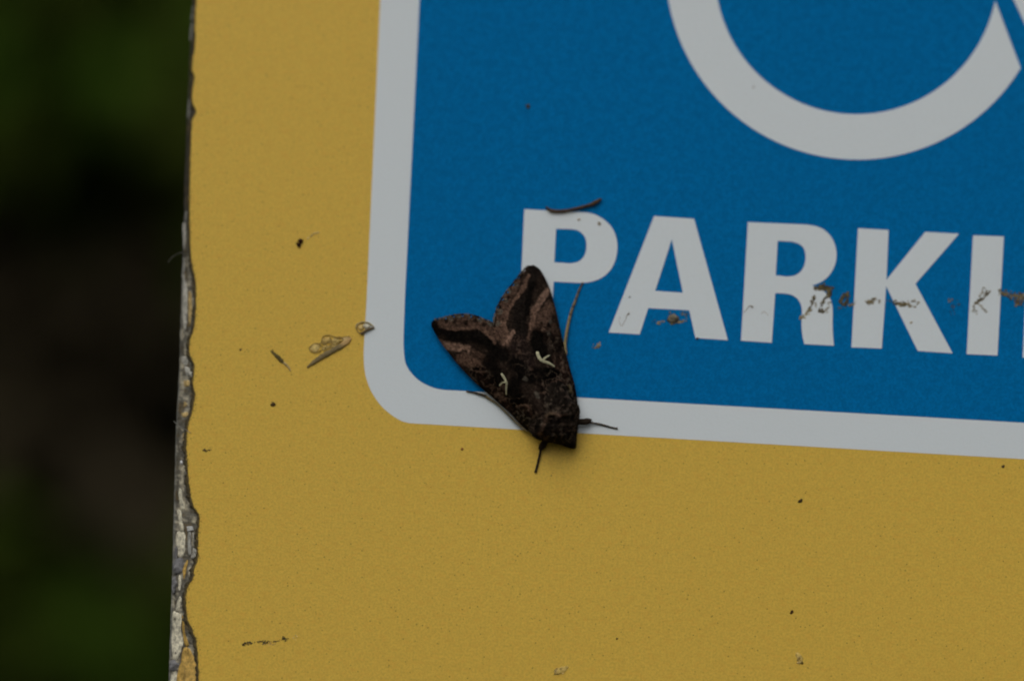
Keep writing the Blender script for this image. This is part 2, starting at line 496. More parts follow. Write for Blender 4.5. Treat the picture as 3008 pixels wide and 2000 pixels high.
LET = {
    'P': [[r1(150, 130), r1(690, 160), r1(830, 168, 1), r1(925, 190, 1), r1(1025, 245, 1), r1(1105, 325, 1), r1(1152, 420, 1), r1(1170, 525, 1), r1(1162, 630, 1), r1(1130, 735, 1), r1(1072, 822, 1), r1(985, 888, 1), r1(880, 925, 1), r1(760, 937), r1(472, 923), r1(446, 1456), r1(90, 1438)],
          [r1(498, 345), r1(660, 348), r1(735, 362, 1), r1(790, 402, 1), r1(824, 460, 1), r1(832, 535, 1), r1(820, 612, 1), r1(785, 672, 1), r1(730, 710, 1), r1(650, 724), r1(478, 712)]],
    'A': [[(1921.5, 635), (2038.5, 643), (2138, 999), (2043, 992.5), (2024.6, 911.4), (1904, 905), (1879, 982), (1788, 976.5)], [(1973.3, 703), (1924.5, 854.5), (2006, 859.8)]],
    'R': [[(2197, 653), (2370, 660), (2405, 667.5, 1), (2430, 683, 1), (2447.5, 707, 1), (2456.6, 738, 1), (2455, 769, 1), (2443.7, 797, 1), (2426.5, 818, 1), (2406, 831, 1), (2385, 838.5), (2409, 848, 1), (2430, 865, 1), (2442, 886, 1), (2446, 912, 1), (2445.5, 945, 1), (2446, 973, 1), (2449.5, 1015), (2363, 1010.5), (2356.5, 982, 1), (2354.5, 950, 1), (2355.5, 912, 1), (2350.5, 890, 1), (2337.5, 873, 1), (2315, 863.5, 1), (2277, 861), (2267, 1006.5), (2176.8, 1000.5)],
          [(2284.4, 707.6), (2328, 710), (2349, 717.7, 1), (2361.9, 732, 1), (2366.5, 752, 1), (2363, 778, 1), (2351.8, 798, 1), (2334.6, 809.5, 1), (2311.7, 812.5), (2278.6, 809)]],
    'K': [[(2520.6, 671), (2610, 676), (2604, 822), (2717.8, 681.6), (2816.8, 687), (2689, 833.7), (2798, 1037.5), (2696, 1030.5), (2603, 840.5), (2590, 1023.5), (2501, 1020)]],
    'I': [[(2858.4, 691.7), (2948.8, 695), (2930, 1044), (2839.7, 1040)]],
    'N': [[(3021, 701), (3118, 706), (3246, 920), (3256, 714), (3346, 719), (3328, 1068), (3234, 1062), (3102, 842), (3092, 1055), (3004, 1050)]],
}
for ch, loops in LET.items():
    film('letter', [smooth_poly(lp) for lp in loops], HL, WHT, sign, thick=0.02 * MM, label='white letter ' + ch)

# wheelchair symbol: rim of the wheel, and the seated figure above it
def circ(pts):
    A_ = np.array([[x, y, 1] for x, y in pts]); bb = np.array([x * x + y * y for x, y in pts])
    s = np.linalg.lstsq(A_, bb, rcond=None)[0]
    cx, cy = s[0] / 2, s[1] / 2
    return cx, cy, math.sqrt(s[2] + cx * cx + cy * cy)


oc = circ([(1968, 0), (2003, 141), (2088, 277), (2252, 399), (2520, 469), (2788, 399), (2999, 202)])
ic = circ([(2111, 0), (2135, 94), (2200.6, 192.6), (2276, 263), (2370, 307.6), (2524.7, 334), (2698.5, 293.6), (2816, 211), (2886, 113), (2921.6, 4.7)])
def arc(c, p0, p1, n):
    a0 = math.atan2(p0[1] - c[1], p0[0] - c[0]); a1 = math.atan2(p1[1] - c[1], p1[0] - c[0])
    while a1 < a0: a1 += 2 * math.pi
    return [(c[0] + c[2] * math.cos(a0 + (a1 - a0) * i / n), c[1] + c[2] * math.sin(a0 + (a1 - a0) * i / n)) for i in range(n + 1)]
top_o, top_i = (2330, oc[1] - oc[2] * 0.93), (2360, ic[1] - ic[2] * 0.93)
film('symbol_wheel', [arc(oc, (3000.5, 202), top_o, 90) + list(reversed(arc(ic, (2923, 3), top_i, 90)))], HL, WHT, sign, thick=0.02 * MM)
film('symbol_figure', [[(2430, -1120), (2560, -1130), (2580, -800), (2860, -785), (2858, -690), (2586, -700), (2592, -560), (2830, -548), (2870, -510), (3116, 80), (3210, 40), (3250, 130), (3076, 208), (2770, -440), (2500, -452), (2460, -490)]], HL, WHT, sign, thick=0.02 * MM)
film('symbol_head', [[(2485 + 105 * math.cos(a * math.pi / 16), -1260 + 105 * math.sin(a * math.pi / 16)) for a in range(32)]], HL, WHT, sign, thick=0.02 * MM)
# post that carries it, behind the board
B = Bag(); B.tube([Vector((0.045, 0.030, -0.2)), Vector((0.045, 0.030, 1.36))], [0.0205, 0.0205], (0.25, 0.25, 0.25), n=24)
B.build('post', PAINT, sign)

# ------------------------------------------------------------------ the moth
def mp(x, y): return (1220 + x / 2.306, 740 + y / 2.306)


moth = empty('moth', P(*mp(700, 800), 0.12 * MM), 'dark brown mottled moth with pale Y marks resting head down on the sign', 'moth')


def vnoise(x, y, seed):
    xi, yi = np.floor(x).astype(np.int64), np.floor(y).astype(np.int64)
    xf, yf = x - xi, y - yi
    xf, yf = xf * xf * (3 - 2 * xf), yf * yf * (3 - 2 * yf)
    def hsh(a, b_):
        q = (a * 374761393 + b_ * 668265263 + seed * 974634777) & 0x7fffffff
        q = ((q ^ (q >> 13)) * 1274126177) & 0x7fffffff
        return ((q ^ (q >> 16)) & 0xffff) / 65535.0
    return (hsh(xi, yi) * (1 - xf) + hsh(xi + 1, yi) * xf) * (1 - yf) + (hsh(xi, yi + 1) * (1 - xf) + hsh(xi + 1, yi + 1) * xf) * yf


def fbm(x, y, seed): return (vnoise(x, y, seed) + 0.5 * vnoise(2.1 * x, 2.1 * y, seed + 1) + 0.25 * vnoise(4.3 * x, 4.3 * y, seed + 2)) / 1.75


DK, BK, MID, BR, PK, GR = (.0115, .0088, .0072), (.0045, .0038, .0032), (.029, .0195, .0145), (.138, .082, .058), (.205, .127, .092), (.080, .070, .055)
def sc3(c, k): return tuple(x * k for x in c)
FEAT = [  # points, half width, colour, strength   (right wing)
    ([(735, 140), (690, 210), (640, 280), (600, 350), (575, 420), (565, 490)], 36, sc3(BR, .62), .9),
    ([(800, 120), (770, 200), (735, 290), (712, 380), (702, 460), (715, 530), (700, 600)], 50, DK, .95),
    ([(795, 215), (772, 290), (765, 360), (758, 420)], 20, BK, .9),
    ([(765, 165), (735, 235), (694, 300), (652, 360), (620, 420), (606, 480), (612, 530)], 13, sc3(BR, .95), .85),
    ([(897, 262), (865, 309), (837, 347), (808, 394)], 23, PK, .9),
    ([(812, 390), (796, 451), (790, 493), (784, 535), (772, 580)], 19, sc3(BR, 1.0), .85),
    ([(900, 380), (875, 440), (860, 500)], 46, sc3(BR, .78), .8),
    ([(902, 309), (869, 347), (855, 372)], 9, DK, .8),
    ([(915, 290), (945, 360), (970, 460), (1000, 590), (1015, 660)], 15, sc3(DK, 1.3), .8),
    ([(553, 494), (577, 540), (610, 580), (617, 605)], 34, sc3(BR, .85), .9),
    ([(660, 545), (640, 580), (615, 612)], 15, PK, .85),
    ([(700, 620), (740, 740), (760, 800)], 60, (.026, .017, .014), .8),
    ([(820, 570), (840, 640), (850, 680)], 52, BK, .95),
    ([(680, 760), (760, 840), (860, 830), (930, 830)], 50, BK, .92),
    ([(960, 720), (990, 770), (1020, 810)], 30, sc3(BR, .62), .8),
    ([(890, 580), (930, 640), (960, 690)], 26, MID, .7),
    ([(960, 930), (1030, 1000), (1060, 1060)], 70, sc3(GR, .45), .7),
    ([(905, 905), (925, 882), (975, 868), (1012, 882)], 7, sc3(BR, .9), .8),
    ([(905, 1010), (930, 970), (925, 930), (905, 905)], 7, sc3(BR, .6), .7),
    ([(1040, 905), (1058, 925), (1052, 945)], 9, (.15, .11, .055), .8),
    ([(960, 1030), (1000, 1000), (1040, 1010)], 8, sc3(BR, .7), .7),
    ([(1000, 850), (1040, 870)], 10, sc3(BR, .6), .7),
    ([(1070, 1040), (1090, 1080)], 12, DK, .6), ([(1020, 985), (1022, 990)], 10, BK, .9),
    ([(917, 470), (919, 474)], 12, GR, .8), ([(907, 489), (909, 492)], 12, BK, .9), ([(902, 545), (908, 560)], 14, sc3(GR, .7), .7), ([(930, 500), (950, 560)], 20, sc3(BR, .5), .6),
    # left wing
    ([(170, 482), (250, 465), (330, 462), (400, 470), (460, 490), (510, 520), (560, 570)], 34, sc3(BR, .60), .9),
    ([(120, 490), (150, 535), (230, 548), (300, 545)], 26, BK, .9),
    ([(250, 566), (340, 575), (430, 578), (490, 612), (540, 660), (590, 700)], 46, BK, .93),
    ([(200, 512), (300, 518), (380, 508), (440, 520), (500, 560), (535, 615)], 11, sc3(BR, .85), .8),
    ([(150, 590), (185, 620)], 14, sc3(BR, .8), .8),
    ([(200, 640), (270, 645), (345, 664)], 28, PK, .92),
    ([(311, 721), (375, 745), (411, 768)], 40, sc3(BR, .85), .9),
    ([(262, 692), (320, 674), (350, 680)], 8, DK, .85),
    ([(390, 680), (440, 700), (480, 725)], 18, sc3(BR, .6), .8),
    ([(400, 790), (430, 800)], 14, BK, .9), ([(420, 815), (460, 820)], 10, sc3(BR, .8), .7),
    ([(430, 850), (490, 910), (540, 960)], 24, sc3(BR, .35), .7),
    ([(500, 730), (540, 800), (560, 850)], 46, BK, .9),
    ([(680, 880), (660, 950), (690, 1000)], 46, BK, .9),
    ([(560, 960), (600, 1000), (640, 1060)], 20, sc3(BR, .65), .8), ([(580, 900), (600, 960)], 16, sc3(BR, .5), .7),
    ([(680, 1050), (720, 1030), (770, 1050), (790, 1110)], 9, sc3(BR, .7), .75), ([(720, 1120), (780, 1160)], 22, sc3(GR, .5), .7),
    ([(690, 1110), (740, 1150), (790, 1210)], 14, sc3(GR, .5), .6), ([(765, 1130), (768, 1133)], 9, sc3(GR, 1.4), .7),
    # hairs along the back
    ([(745, 850), (758, 865)], 13, sc3(GR, .9), .7), ([(820, 950), (832, 985)], 12, sc3(GR, 1.2), .8), ([(690, 690), (715, 670)], 10, sc3(BR, .5), .7), ([(780, 790), (790, 800)], 10, sc3(BR, .5), .6),
    ([(890, 1010), (910, 1000)], 10, sc3(GR, .6), .6),
]
for x, y in ((719, 159), (632, 309), (572, 372), (540, 455), (532, 489), (340, 474), (470, 486), (270, 472), (410, 462), (215, 468)): FEAT.append(([(x, y), (x - 4, y + 4)], 14, BK, .85))
for x, y in ((639, 270), (611, 327), (576, 404), (560, 484), (680, 215), (300, 438), (375, 440), (440, 458), (505, 488), (245, 450)): FEAT.append(([(x, y), (x - 4, y + 3)], 16, sc3(GR, 1.25), .85))


VERM = [([(960, 780), (1030, 900), (1060, 1060)], 80, 1.0), ([(900, 900), (960, 1060)], 70, .9), ([(420, 820), (560, 980), (680, 1110), (790, 1210)], 60, 1.0), ([(720, 1040), (800, 1150)], 60, .9),
        ([(700, 640), (760, 820)], 70, .45), ([(880, 520), (960, 640)], 50, .8), ([(690, 180), (600, 320), (560, 470)], 50, .35), ([(160, 470), (350, 460), (520, 510)], 40, .35)]


def pigment(mx, my, feats, base, seed, verm=VERM):
    """pigment of the scales at moth-drawing positions"""
    wx = mx + 26 * (fbm(mx / 38, my / 38, seed + 11) - .5) + 9 * (fbm(mx / 11, my / 11, seed + 5) - .5)
    wy = my + 26 * (fbm(mx / 38, my / 38, seed + 23) - .5) + 9 * (fbm(mx / 11, my / 11, seed + 8) - .5)
    c = np.tile(np.array(base), (len(mx), 1))
    mot = fbm(mx / 24, my / 24, seed + 40)[:, None]
    c = c * (0.45 + 1.1 * mot)
    for pts, wd, col, st in feats:
        d = np.full(len(mx), 1e9)
        for (x0, y0), (x1, y1) in zip(pts[:-1], pts[1:]):
            L2 = (x1 - x0) ** 2 + (y1 - y0) ** 2 + 1e-6
            t_ = np.clip(((wx - x0) * (x1 - x0) + (wy - y0) * (y1 - y0)) / L2, 0, 1)
            d = np.minimum(d, np.hypot(wx - x0 - t_ * (x1 - x0), wy - y0 - t_ * (y1 - y0)))
        k = np.clip((wd * 1.4 - d) / (wd * 0.8), 0, 1); k = k * k * (3 - 2 * k) * st
        c = c * (1 - k[:, None]) + np.array(col) * k[:, None]
    m_ = np.zeros(len(mx))
    for pts, wd, st in verm:
        d = np.full(len(mx), 1e9)
        for (x0, y0), (x1, y1) in zip(pts[:-1], pts[1:]):
            L2 = (x1 - x0) ** 2 + (y1 - y0) ** 2 + 1e-6
            t_ = np.clip(((mx - x0) * (x1 - x0) + (my - y0) * (y1 - y0)) / L2, 0, 1)
            d = np.minimum(d, np.hypot(mx - x0 - t_ * (x1 - x0), my - y0 - t_ * (y1 - y0)))
        m_ = np.maximum(m_, st * np.clip((wd * 1.3 - d) / (wd * .5), 0, 1))
    f_ = fbm(wx / 44, wy / 44, seed + 300); e_ = np.abs(f_ - .5)
    dark = np.clip((e_ - .05) / .06, 0, 1) * m_
    c = c * (1 - .72 * dark[:, None])
    ln = np.clip((.034 - e_) / .022, 0, 1) * m_
    k_ = vnoise(mx / 50, my / 50, seed + 310)[:, None]
    c = c * (1 - .6 * ln[:, None]) + .6 * ln[:, None] * (np.array((.125, .074, .050)) * k_ + np.array((.095, .080, .058)) * (1 - k_))
    c = c * (0.35 + 1.3 * fbm(mx / 10, my / 10, seed + 70)[:, None]) * (0.72 + 0.56 * vnoise(mx / 3.2, my / 3.2, seed + 90)[:, None])
    return c


def resample(pts, n):
    q = np.array(spline(pts, 10)); d = np.r_[0, np.cumsum(np.hypot(*np.diff(q, axis=0).T))]; d /= d[-1]
    s = np.linspace(0, 1, n)
    return np.c_[np.interp(s, d, q[:, 0]), np.interp(s, d, q[:, 1])]


WINGS = []
def forewing(ridge, costa, base, termen, hr, hc, lift, seed, flip):
    NS, NW = 190, 120
    R, C = resample(ridge, NS), resample(costa, NS)           # base -> end
    Bs, T = resample(base, NW), resample(termen, NW)          # ridge -> costa
    s = np.linspace(0, 1, NS)[:, None, None]; t_ = np.linspace(0, 1, NW)[None, :, None]
    g = (1 - t_) * R[:, None] + t_ * C[:, None] + (1 - s) * Bs[None] + s * T[None]
    g -= (1 - s) * (1 - t_) * R[0] + s * (1 - t_) * R[-1] + (1 - s) * t_ * C[0] + s * t_ * C[-1]
    # scalloped fringe along the outer margin
    tv = np.linspace(0, 1, NW)
    sc_ = (np.abs(np.sin(tv * math.pi * 8.5)) - 0.5) * 21.0 + 6.0 * (vnoise(tv * 60, tv * 0 + seed, seed) - .5)
    nrm = np.gradient(T, axis=0); nrm = np.c_[nrm[:, 1], -nrm[:, 0]]; nrm /= np.linalg.norm(nrm, axis=1)[:, None] + 1e-9
    if np.dot(nrm[NW // 2], T[NW // 2] - R[0]) < 0: nrm = -nrm
    fall = np.clip((np.linspace(0, 1, NS) - 0.93) / 0.07, 0, 1)
    g += (fall[:, None] * (sc_ * np.sin(np.pi * tv))[None])[..., None] * nrm[None]
    mx, my = g[..., 0].ravel(), g[..., 1].ravel()
    ss = np.repeat(np.linspace(0, 1, NS), NW); tt = np.tile(tv, NS)
    hrid = np.interp(ss, [0, .35, .8, 1], hr); hcos = np.interp(ss, [0, .5, 1], hc)
    h = hcos + (hrid - hcos) * (1 - tt ** 1.75)
    vein = np.sin(tt * 30 + 1.5 * ss) * 0.018 * ss + 0.10 * (fbm(mx / 60, my / 60, seed + 3) - .5) + 0.03 * (fbm(mx / 14, my / 14, seed + 4) - .5)
    h = h + vein + lift
    tip = np.clip((ss - 0.9) / 0.1, 0, 1); h -= 0.25 * tip * (1 - 0.5 * tt)
    cols = pigment(mx, my, FEAT, sc3(MID, .8), 1)
    WINGS.append((mx, my, h))
    N = NS * NW
    v_ = [P(*mp(a, b_), hh * MM) for a, b_, hh in zip(mx, my, h)]
    v_ += [P(*mp(a, b_), (hh - .07) * MM) for a, b_, hh in zip(mx, my, h)]
    fs = []
    for i in range(NS - 1):
        for j in range(NW - 1):
            a = i * NW + j; q = (a, a + 1, a + NW + 1, a + NW)
            if flip: q = q[::-1]
            fs.append(q); fs.append(tuple(N + k for k in reversed(q)))
    rim = [i * NW for i in range(NS)] + [(NS - 1) * NW + j for j in range(1, NW)] + [i * NW + NW - 1 for i in range(NS - 2, -1, -1)] + list(range(NW - 2, 0, -1))
    for a, b_ in zip(rim, rim[1:] + rim[:1]): fs.append((a, b_, b_ + N, a + N) if flip else (b_, a, a + N, b_ + N))
    return mesh('forewing', v_, fs, SCALE, moth, cols=np.r_[cols, cols * .7])


RIDGE = [(865, 1125), (795, 1000), (720, 860), (645, 705), (585, 590), (533, 494)]
rw = forewing(RIDGE, [(1104, 1090), (1098, 1010), (1080, 900), (1050, 795), (1025, 700), (1000, 600), (973, 480), (945, 362), (916, 262), (880, 178), (845, 120), (815, 96)],
              [(865, 1125), (980, 1080), (1104, 1090)], [(533, 494), (540, 445), (552, 398), (572, 350), (602, 300), (650, 236), (700, 172), (738, 126), (765, 98), (792, 89), (815, 96)],
              [4.3, 4.2, 3.5, 3.0], [1.0, .8, .9], .05, 1, True)
lw = forewing([(865, 1125), (795, 1000), (722, 860), (648, 705), (590, 592), (540, 500)], [(800, 1240), (715, 1172), (640, 1092), (560, 1020), (480, 950), (400, 880), (322, 800), (260, 728), (200, 650), (150, 578), (116, 520)],
              [(865, 1125), (830, 1180), (800, 1240)], [(540, 500), (500, 476), (450, 455), (402, 438), (350, 430), (290, 430), (232, 441), (180, 455), (132, 463), (106, 488), (116, 520)],
              [4.2, 4.1, 3.4, 2.9], [1.0, .8, .9], .0, 2, False)


def wing_h(x, y, i):
    mx, my, h = WINGS[i]; k = np.argmin((mx - x) ** 2 + (my - y) ** 2); return h[k]


def silver(i, strokes, parent, k):
    B = Bag()
    for pts in strokes:
        q = spline(pts, 5)
        pp = [P(*mp(x, y), (wing_h(x, y, i) + .045) * MM) for x, y, r in q]
        rr = [.85 * r / 2.306 * PXM * (1 + .25 * noise.noise(Vector((x * .11, y * .11, 1)))) for x, y, r in q]
        rr[0] *= .6; rr[-1] *= .4
        B.tube(pp, rr, sc3((.46, .44, .29), k), n=9, flat=.3)
    B.build('silver_mark', HUSK, parent)


silver(0, [[(826, 674, 12), (831, 700, 16), (849, 730, 14), (878, 744, 12), (912, 756, 10), (945, 778, 7)], [(862, 732, 8), (885, 713, 8), (912, 698, 5)]], rw, 1.0)
silver(1, [[(582, 822, 9), (600, 848, 11), (618, 885, 9), (616, 925, 8), (617, 970, 6)], [(614, 880, 7), (590, 886, 7), (568, 908, 6)]], lw, .82)

# body: head, thorax and abdomen as one continuous surface under the wings
ST = [((1030, 1318), (1062, 1330), .9), ((985, 1303), (1078, 1326), 1.5), ((930, 1288), (1083, 1295), 2.5), ((870, 1276), (1086, 1250), 3.5), ((822, 1254), (1092, 1195), 4.2), ((795, 1225), (1100, 1140), 4.6),
      ((785, 1175), (1106, 1090), 4.7), ((775, 1120), (1095, 1045), 4.55), ((760, 1060), (1060, 1000), 4.2), ((700, 950), (990, 900), 3.7), ((640, 800), (900, 770), 3.3), ((600, 680), (770, 660), 2.6), ((575, 600), (660, 590), 1.8), ((560, 560), (600, 552), 1.2)]
q = spline([(*a, *b_, h) for a, b_, h in ST], 10)
NB = 96; bx, by, bh = [], [], []
for ax, ay, bx_, by_, h in q:
    for k in range(NB):
        th = 2 * math.pi * k / NB; w_ = (1 - math.cos(th)) / 2
        x, y = ax + (bx_ - ax) * w_, ay + (by_ - ay) * w_
        f = math.sin(th); hh = .45 + (h - .45) * (.42 + .58 * f) if f > 0 else .45 + (h - .45) * .42 * (1 + f)
        n_ = noise.noise(Vector((x * .035, y * .035, 2))) + .6 * noise.noise(Vector((x * .09, y * .09, 4)))
        bx.append(x); by.append(y); crest = 0.0
        for pts in (((845, 1225), (868, 1180), (888, 1118)), ((890, 1112), (915, 1092), (985, 1106), (1030, 1098))):
            for (x0, y0), (x1, y1) in zip(pts[:-1], pts[1:]):
                t_ = min(1, max(0, ((x - x0) * (x1 - x0) + (y - y0) * (y1 - y0)) / ((x1 - x0) ** 2 + (y1 - y0) ** 2)))
                crest = max(crest, math.exp(-((x - x0 - t_ * (x1 - x0)) ** 2 + (y - y0 - t_ * (y1 - y0)) ** 2) / 260))
        bh.append(hh + (.30 * n_ + .38 * crest) * max(f, 0))
bx, by, bh = np.array(bx), np.array(by), np.array(bh)
BFEAT = [([(845, 1225), (868, 1180), (882, 1145), (888, 1118)], 10, sc3(BR, .95), .85), ([(890, 1112), (915, 1092), (950, 1098)], 9, (.14, .095, .06), .85), ([(950, 1100), (985, 1108), (1020, 1098)], 9, sc3(BR, .7), .7),
         ([(900, 1160), (960, 1210), (1010, 1230)], 50, DK, .6), ([(930, 1130), (1000, 1150)], 14, DK, .7), ([(970, 1210), (1040, 1180)], 8, sc3(BR, .5), .6), ([(1020, 1240), (1026, 1243)], 9, GR, .8), ([(1000, 1270), (1050, 1300)], 26, sc3(GR, .38), .7),
         ([(870, 1240), (880, 1262)], 9, sc3(BR, .6), .6), ([(985, 1200), (1000, 1195)], 8, GR, .6), ([(1060, 1120), (1085, 1110)], 12, BK, .7)]
bc = pigment(bx, by, BFEAT, (.034, .026, .020), 30, [([(800, 1250), (1100, 1050)], 300, .85), ([(950, 1050), (1000, 1300)], 200, .85)])
fs = []
nr = len(q)
for i in range(nr - 1):
    for k in range(NB): fs.append((i * NB + k, i * NB + (k + 1) % NB, (i + 1) * NB + (k + 1) % NB, (i + 1) * NB + k))
fs.append(tuple(reversed(range(NB)))); fs.append(tuple(range((nr - 1) * NB, nr * NB)))
body = mesh('body', [P(*mp(a, b_), h * MM) for a, b_, h in zip(bx, by, bh)], fs, SCALE, moth, cols=bc)
# fur on head and thorax
fv, ff, fc = [], [], []
idx = [i for i in range(len(bx)) if by[i] > 1030 and bh[i] > 1.0]
cxm, cym = 930, 1160
for i in range(5200):
    k = random.choice(idx)
    x, y, h = bx[k] + random.uniform(-8, 8), by[k] + random.uniform(-8, 8), bh[k]
    dx, dy = x - cxm, y - cym; L = math.hypot(dx, dy) + 1
    el = min(1, L / 170)
    ang = math.atan2(dy, dx) + random.uniform(-.7, .7)
    ln = random.uniform(8, 24)
    back = (-.45, -.85)
    ddx, ddy = math.cos(ang) * el * .8 + back[0] * .5, math.sin(ang) * el * .8 + back[1] * .5
    a = P(*mp(x - ddy * 1.7, y + ddx * 1.7), (h - .03) * MM); b_ = P(*mp(x + ddy * 1.7, y - ddx * 1.7), (h - .03) * MM)
    c = P(*mp(x + ddx * ln, y + ddy * ln), (h + random.uniform(.05, .22)) * MM)
    n0 = len(fv); fv += [a, b_, c]; ff.append((n0, n0 + 1, n0 + 2))
    g = random.uniform(.35, 1.7); cc = sc3(tuple(bc[k]), g); fc += [cc, cc, sc3(cc, 1.2)]
for i in range(900):
    r_ = random.randrange(int(nr * .60)); k0 = random.choice((0, NB // 2)); k = r_ * NB + (k0 + random.randint(-5, 5)) % NB
    if by[k] < 1040: continue
    dx, dy = bx[k] - (bx[r_ * NB] + bx[r_ * NB + NB // 2]) / 2, by[k] - (by[r_ * NB] + by[r_ * NB + NB // 2]) / 2
    ang = math.atan2(dy, dx) + random.uniform(-.6, .6); ln = random.uniform(6, 22); ddx, ddy = math.cos(ang) - .15, math.sin(ang) - .25
    x, y, h = bx[k], by[k], bh[k]; n0 = len(fv)
    fv += [P(*mp(x - ddy * 1.9, y + ddx * 1.9), h * MM), P(*mp(x + ddy * 1.9, y - ddx * 1.9), h * MM), P(*mp(x + ddx * ln, y + ddy * ln), (h + random.uniform(-.05, .15)) * MM)]
    ff.append((n0, n0 + 1, n0 + 2)); cc = sc3((.03, .023, .018), random.uniform(.4, 1.7)); fc += [cc, cc, cc]
tag(mesh('fur', fv, ff, SCALE, moth, smooth=False, cols=fc), kind='stuff')
# loose scales and fringe hairs along the outer margins
fv, ff, fc = [], [], []
for T, sgn in (([(533, 494), (540, 445), (552, 398), (572, 350), (602, 300), (650, 236), (700, 172), (738, 126), (770, 97)], (-.85, -.5)), ([(530, 492), (500, 476), (450, 455), (402, 438), (350, 430), (290, 430), (232, 441), (180, 455), (130, 464)], (-.2, -1))):
    R = resample(T, 260)
    for x, y in R:
        h = wing_h(x, y, 0 if sgn[0] < -.5 else 1)
        for _ in range(3):
            ln = random.uniform(5, 17); dx, dy = sgn[0] + random.uniform(-.35, .35), sgn[1] + random.uniform(-.35, .35)
            x0, y0 = x + random.uniform(-3, 3), y + random.uniform(-3, 3)
            n0 = len(fv)
            fv += [P(*mp(x0 - dy * 1.6, y0 + dx * 1.6), (h + .01) * MM), P(*mp(x0 + dy * 1.6, y0 - dx * 1.6), (h + .01) * MM), P(*mp(x0 + dx * ln, y0 + dy * ln), (h - .05) * MM)]
            ff.append((n0, n0 + 1, n0 + 2))
            k = vnoise(np.array([x / 17]), np.array([y / 17]), 5)[0]
            cc = lerp3(sc3(DK, 1.2), sc3(GR, 1.25), min(1, max(0, k * 2.2 - .6))); fc += [cc] * 3
tag(mesh('wing_fringe', fv, ff, SCALE, moth, smooth=False, cols=fc), kind='stuff')


def limb(name, pts, cols, parent, n=8, banded=None, rough=.12):
    """pts: (mx, my, h mm, radius in drawing px)"""
    q = spline(pts, 8)
    B = Bag()
    pp = [P(*mp(x, y), h * MM) for x, y, h, r in q]
    rr = [r / 2.306 * PXM * (1 + rough * noise.noise(Vector((x * .2, y * .2, 7)))) for x, y, h, r in q]
    v_, f_ = tube_data(pp, rr, n)
    cs = []
    for i in range(len(q)):
        c = cols[0] if len(cols) == 1 else lerp3(cols[0], cols[1], i / (len(q) - 1))
        if banded and (i / (len(q) - 1) * banded[0]) % 1 < banded[2]: c = banded[1]
        cs += [c] * n
    B.add(v_, f_, cs)
    return B.build(name, SCALE if not banded else HUSK, parent)


def furry(parent, pts, col, n, ln):
    """short hairs standing off a leg"""
    q = spline(pts, 12); fv, ff, fc = [], [], []
    for _ in range(n):
        x, y, h, r = random.choice(q)
        a = random.uniform(0, 6.28); ca, sa = math.cos(a), math.sin(a)
        x0, y0 = x + ca * r * .8, y + sa * r * .8; l_ = random.uniform(.4, 1) * ln; k = len(fv)
        fv += [P(*mp(x0 - sa * 1.5, y0 + ca * 1.5), h * MM), P(*mp(x0 + sa * 1.5, y0 - ca * 1.5), h * MM), P(*mp(x0 + ca * l_, y0 + sa * l_), (h + .05) * MM)]
        ff.append((k, k + 1, k + 2)); g = random.uniform(.6, 1.6); fc += [sc3(col, g)] * 3
    tag(mesh('leg_hair', fv, ff, SCALE, parent, smooth=False, cols=fc), kind='stuff')


TAN, DTAN, DLEG = (.27, .215, .11), (.12, .090, .050), (.030, .022, .016)
hind = limb('leg', [(1000, 760, .9, 10), (1018, 690, .75, 11), (1013, 640, .7, 12), (1018, 590, .55, 11), (1032, 505, .42, 10), (1049, 425, .32, 9)], [TAN], moth)
limb('tarsus', [(1049, 428, .30, 10), (1062, 385, .26, 8), (1080, 340, .22, 8.5), (1094, 300, .2, 7), (1108, 262, .18, 7), (1122, 232, .16, 6), (1135, 207, .14, 6.5)], [TAN, DTAN], hind, banded=(5, (.06, .05, .036), .22))
lead = [(1040, 1140, 1.3, 24), (1095, 1148, .95, 21), (1140, 1150, .75, 21), (1172, 1146, .6, 20), (1186, 1148, .5, 15)]
f1 = limb('leg', lead, [DLEG], moth, n=12, rough=.3); furry(f1, lead, sc3(DLEG, 1.3), 260, 9)
limb('tarsus', [(1180, 1156, .45, 7), (1215, 1160, .3, 6.5), (1260, 1168, .2, 6.5), (1310, 1182, .16, 6), (1350, 1192, .14, 6), (1371, 1195, .13, 7)], [DTAN], f1, banded=(6, (.022, .018, .014), .62))
low = [(905, 1250, 1.4, 22), (880, 1285, .95, 21), (862, 1312, .7, 22), (848, 1334, .5, 17)]
f2 = limb('leg', low, [sc3(DLEG, .7)], moth, n=12, rough=.3); furry(f2, low, sc3(DLEG, .9), 200, 9)
limb('tarsus', [(853, 1330, .45, 8), (846, 1360, .3, 8), (835, 1410, .22, 8.5), (822, 1460, .17, 8), (813, 1494, .14, 8.5)], [sc3(DLEG, .55)], f2, banded=(5, sc3(DTAN, .6), .22))
mid = limb('leg', [(760, 1215, 1.0, 5), (715, 1182, .8, 5.5), (660, 1132, .6, 5.5), (600, 1072, .5, 5.5), (545, 1022, .4, 6), (510, 1000, .35, 7), (478, 978, .3, 9)], [sc3(TAN, .72)], moth)
limb('tarsus', [(480, 976, .3, 9), (450, 966, .25, 9), (420, 958, .2, 8), (390, 950, .16, 7), (345, 943, .14, 6)], [DTAN], mid, banded=(4, (.022, .018, .014), .6))

# ------------------------------------------------------------------ twig and other debris on the sign
def thing(B, name, label, cat, mat=DIRT, group=None, smooth=True):
    return tag(B.build(name, mat, None, smooth), label, cat, group)


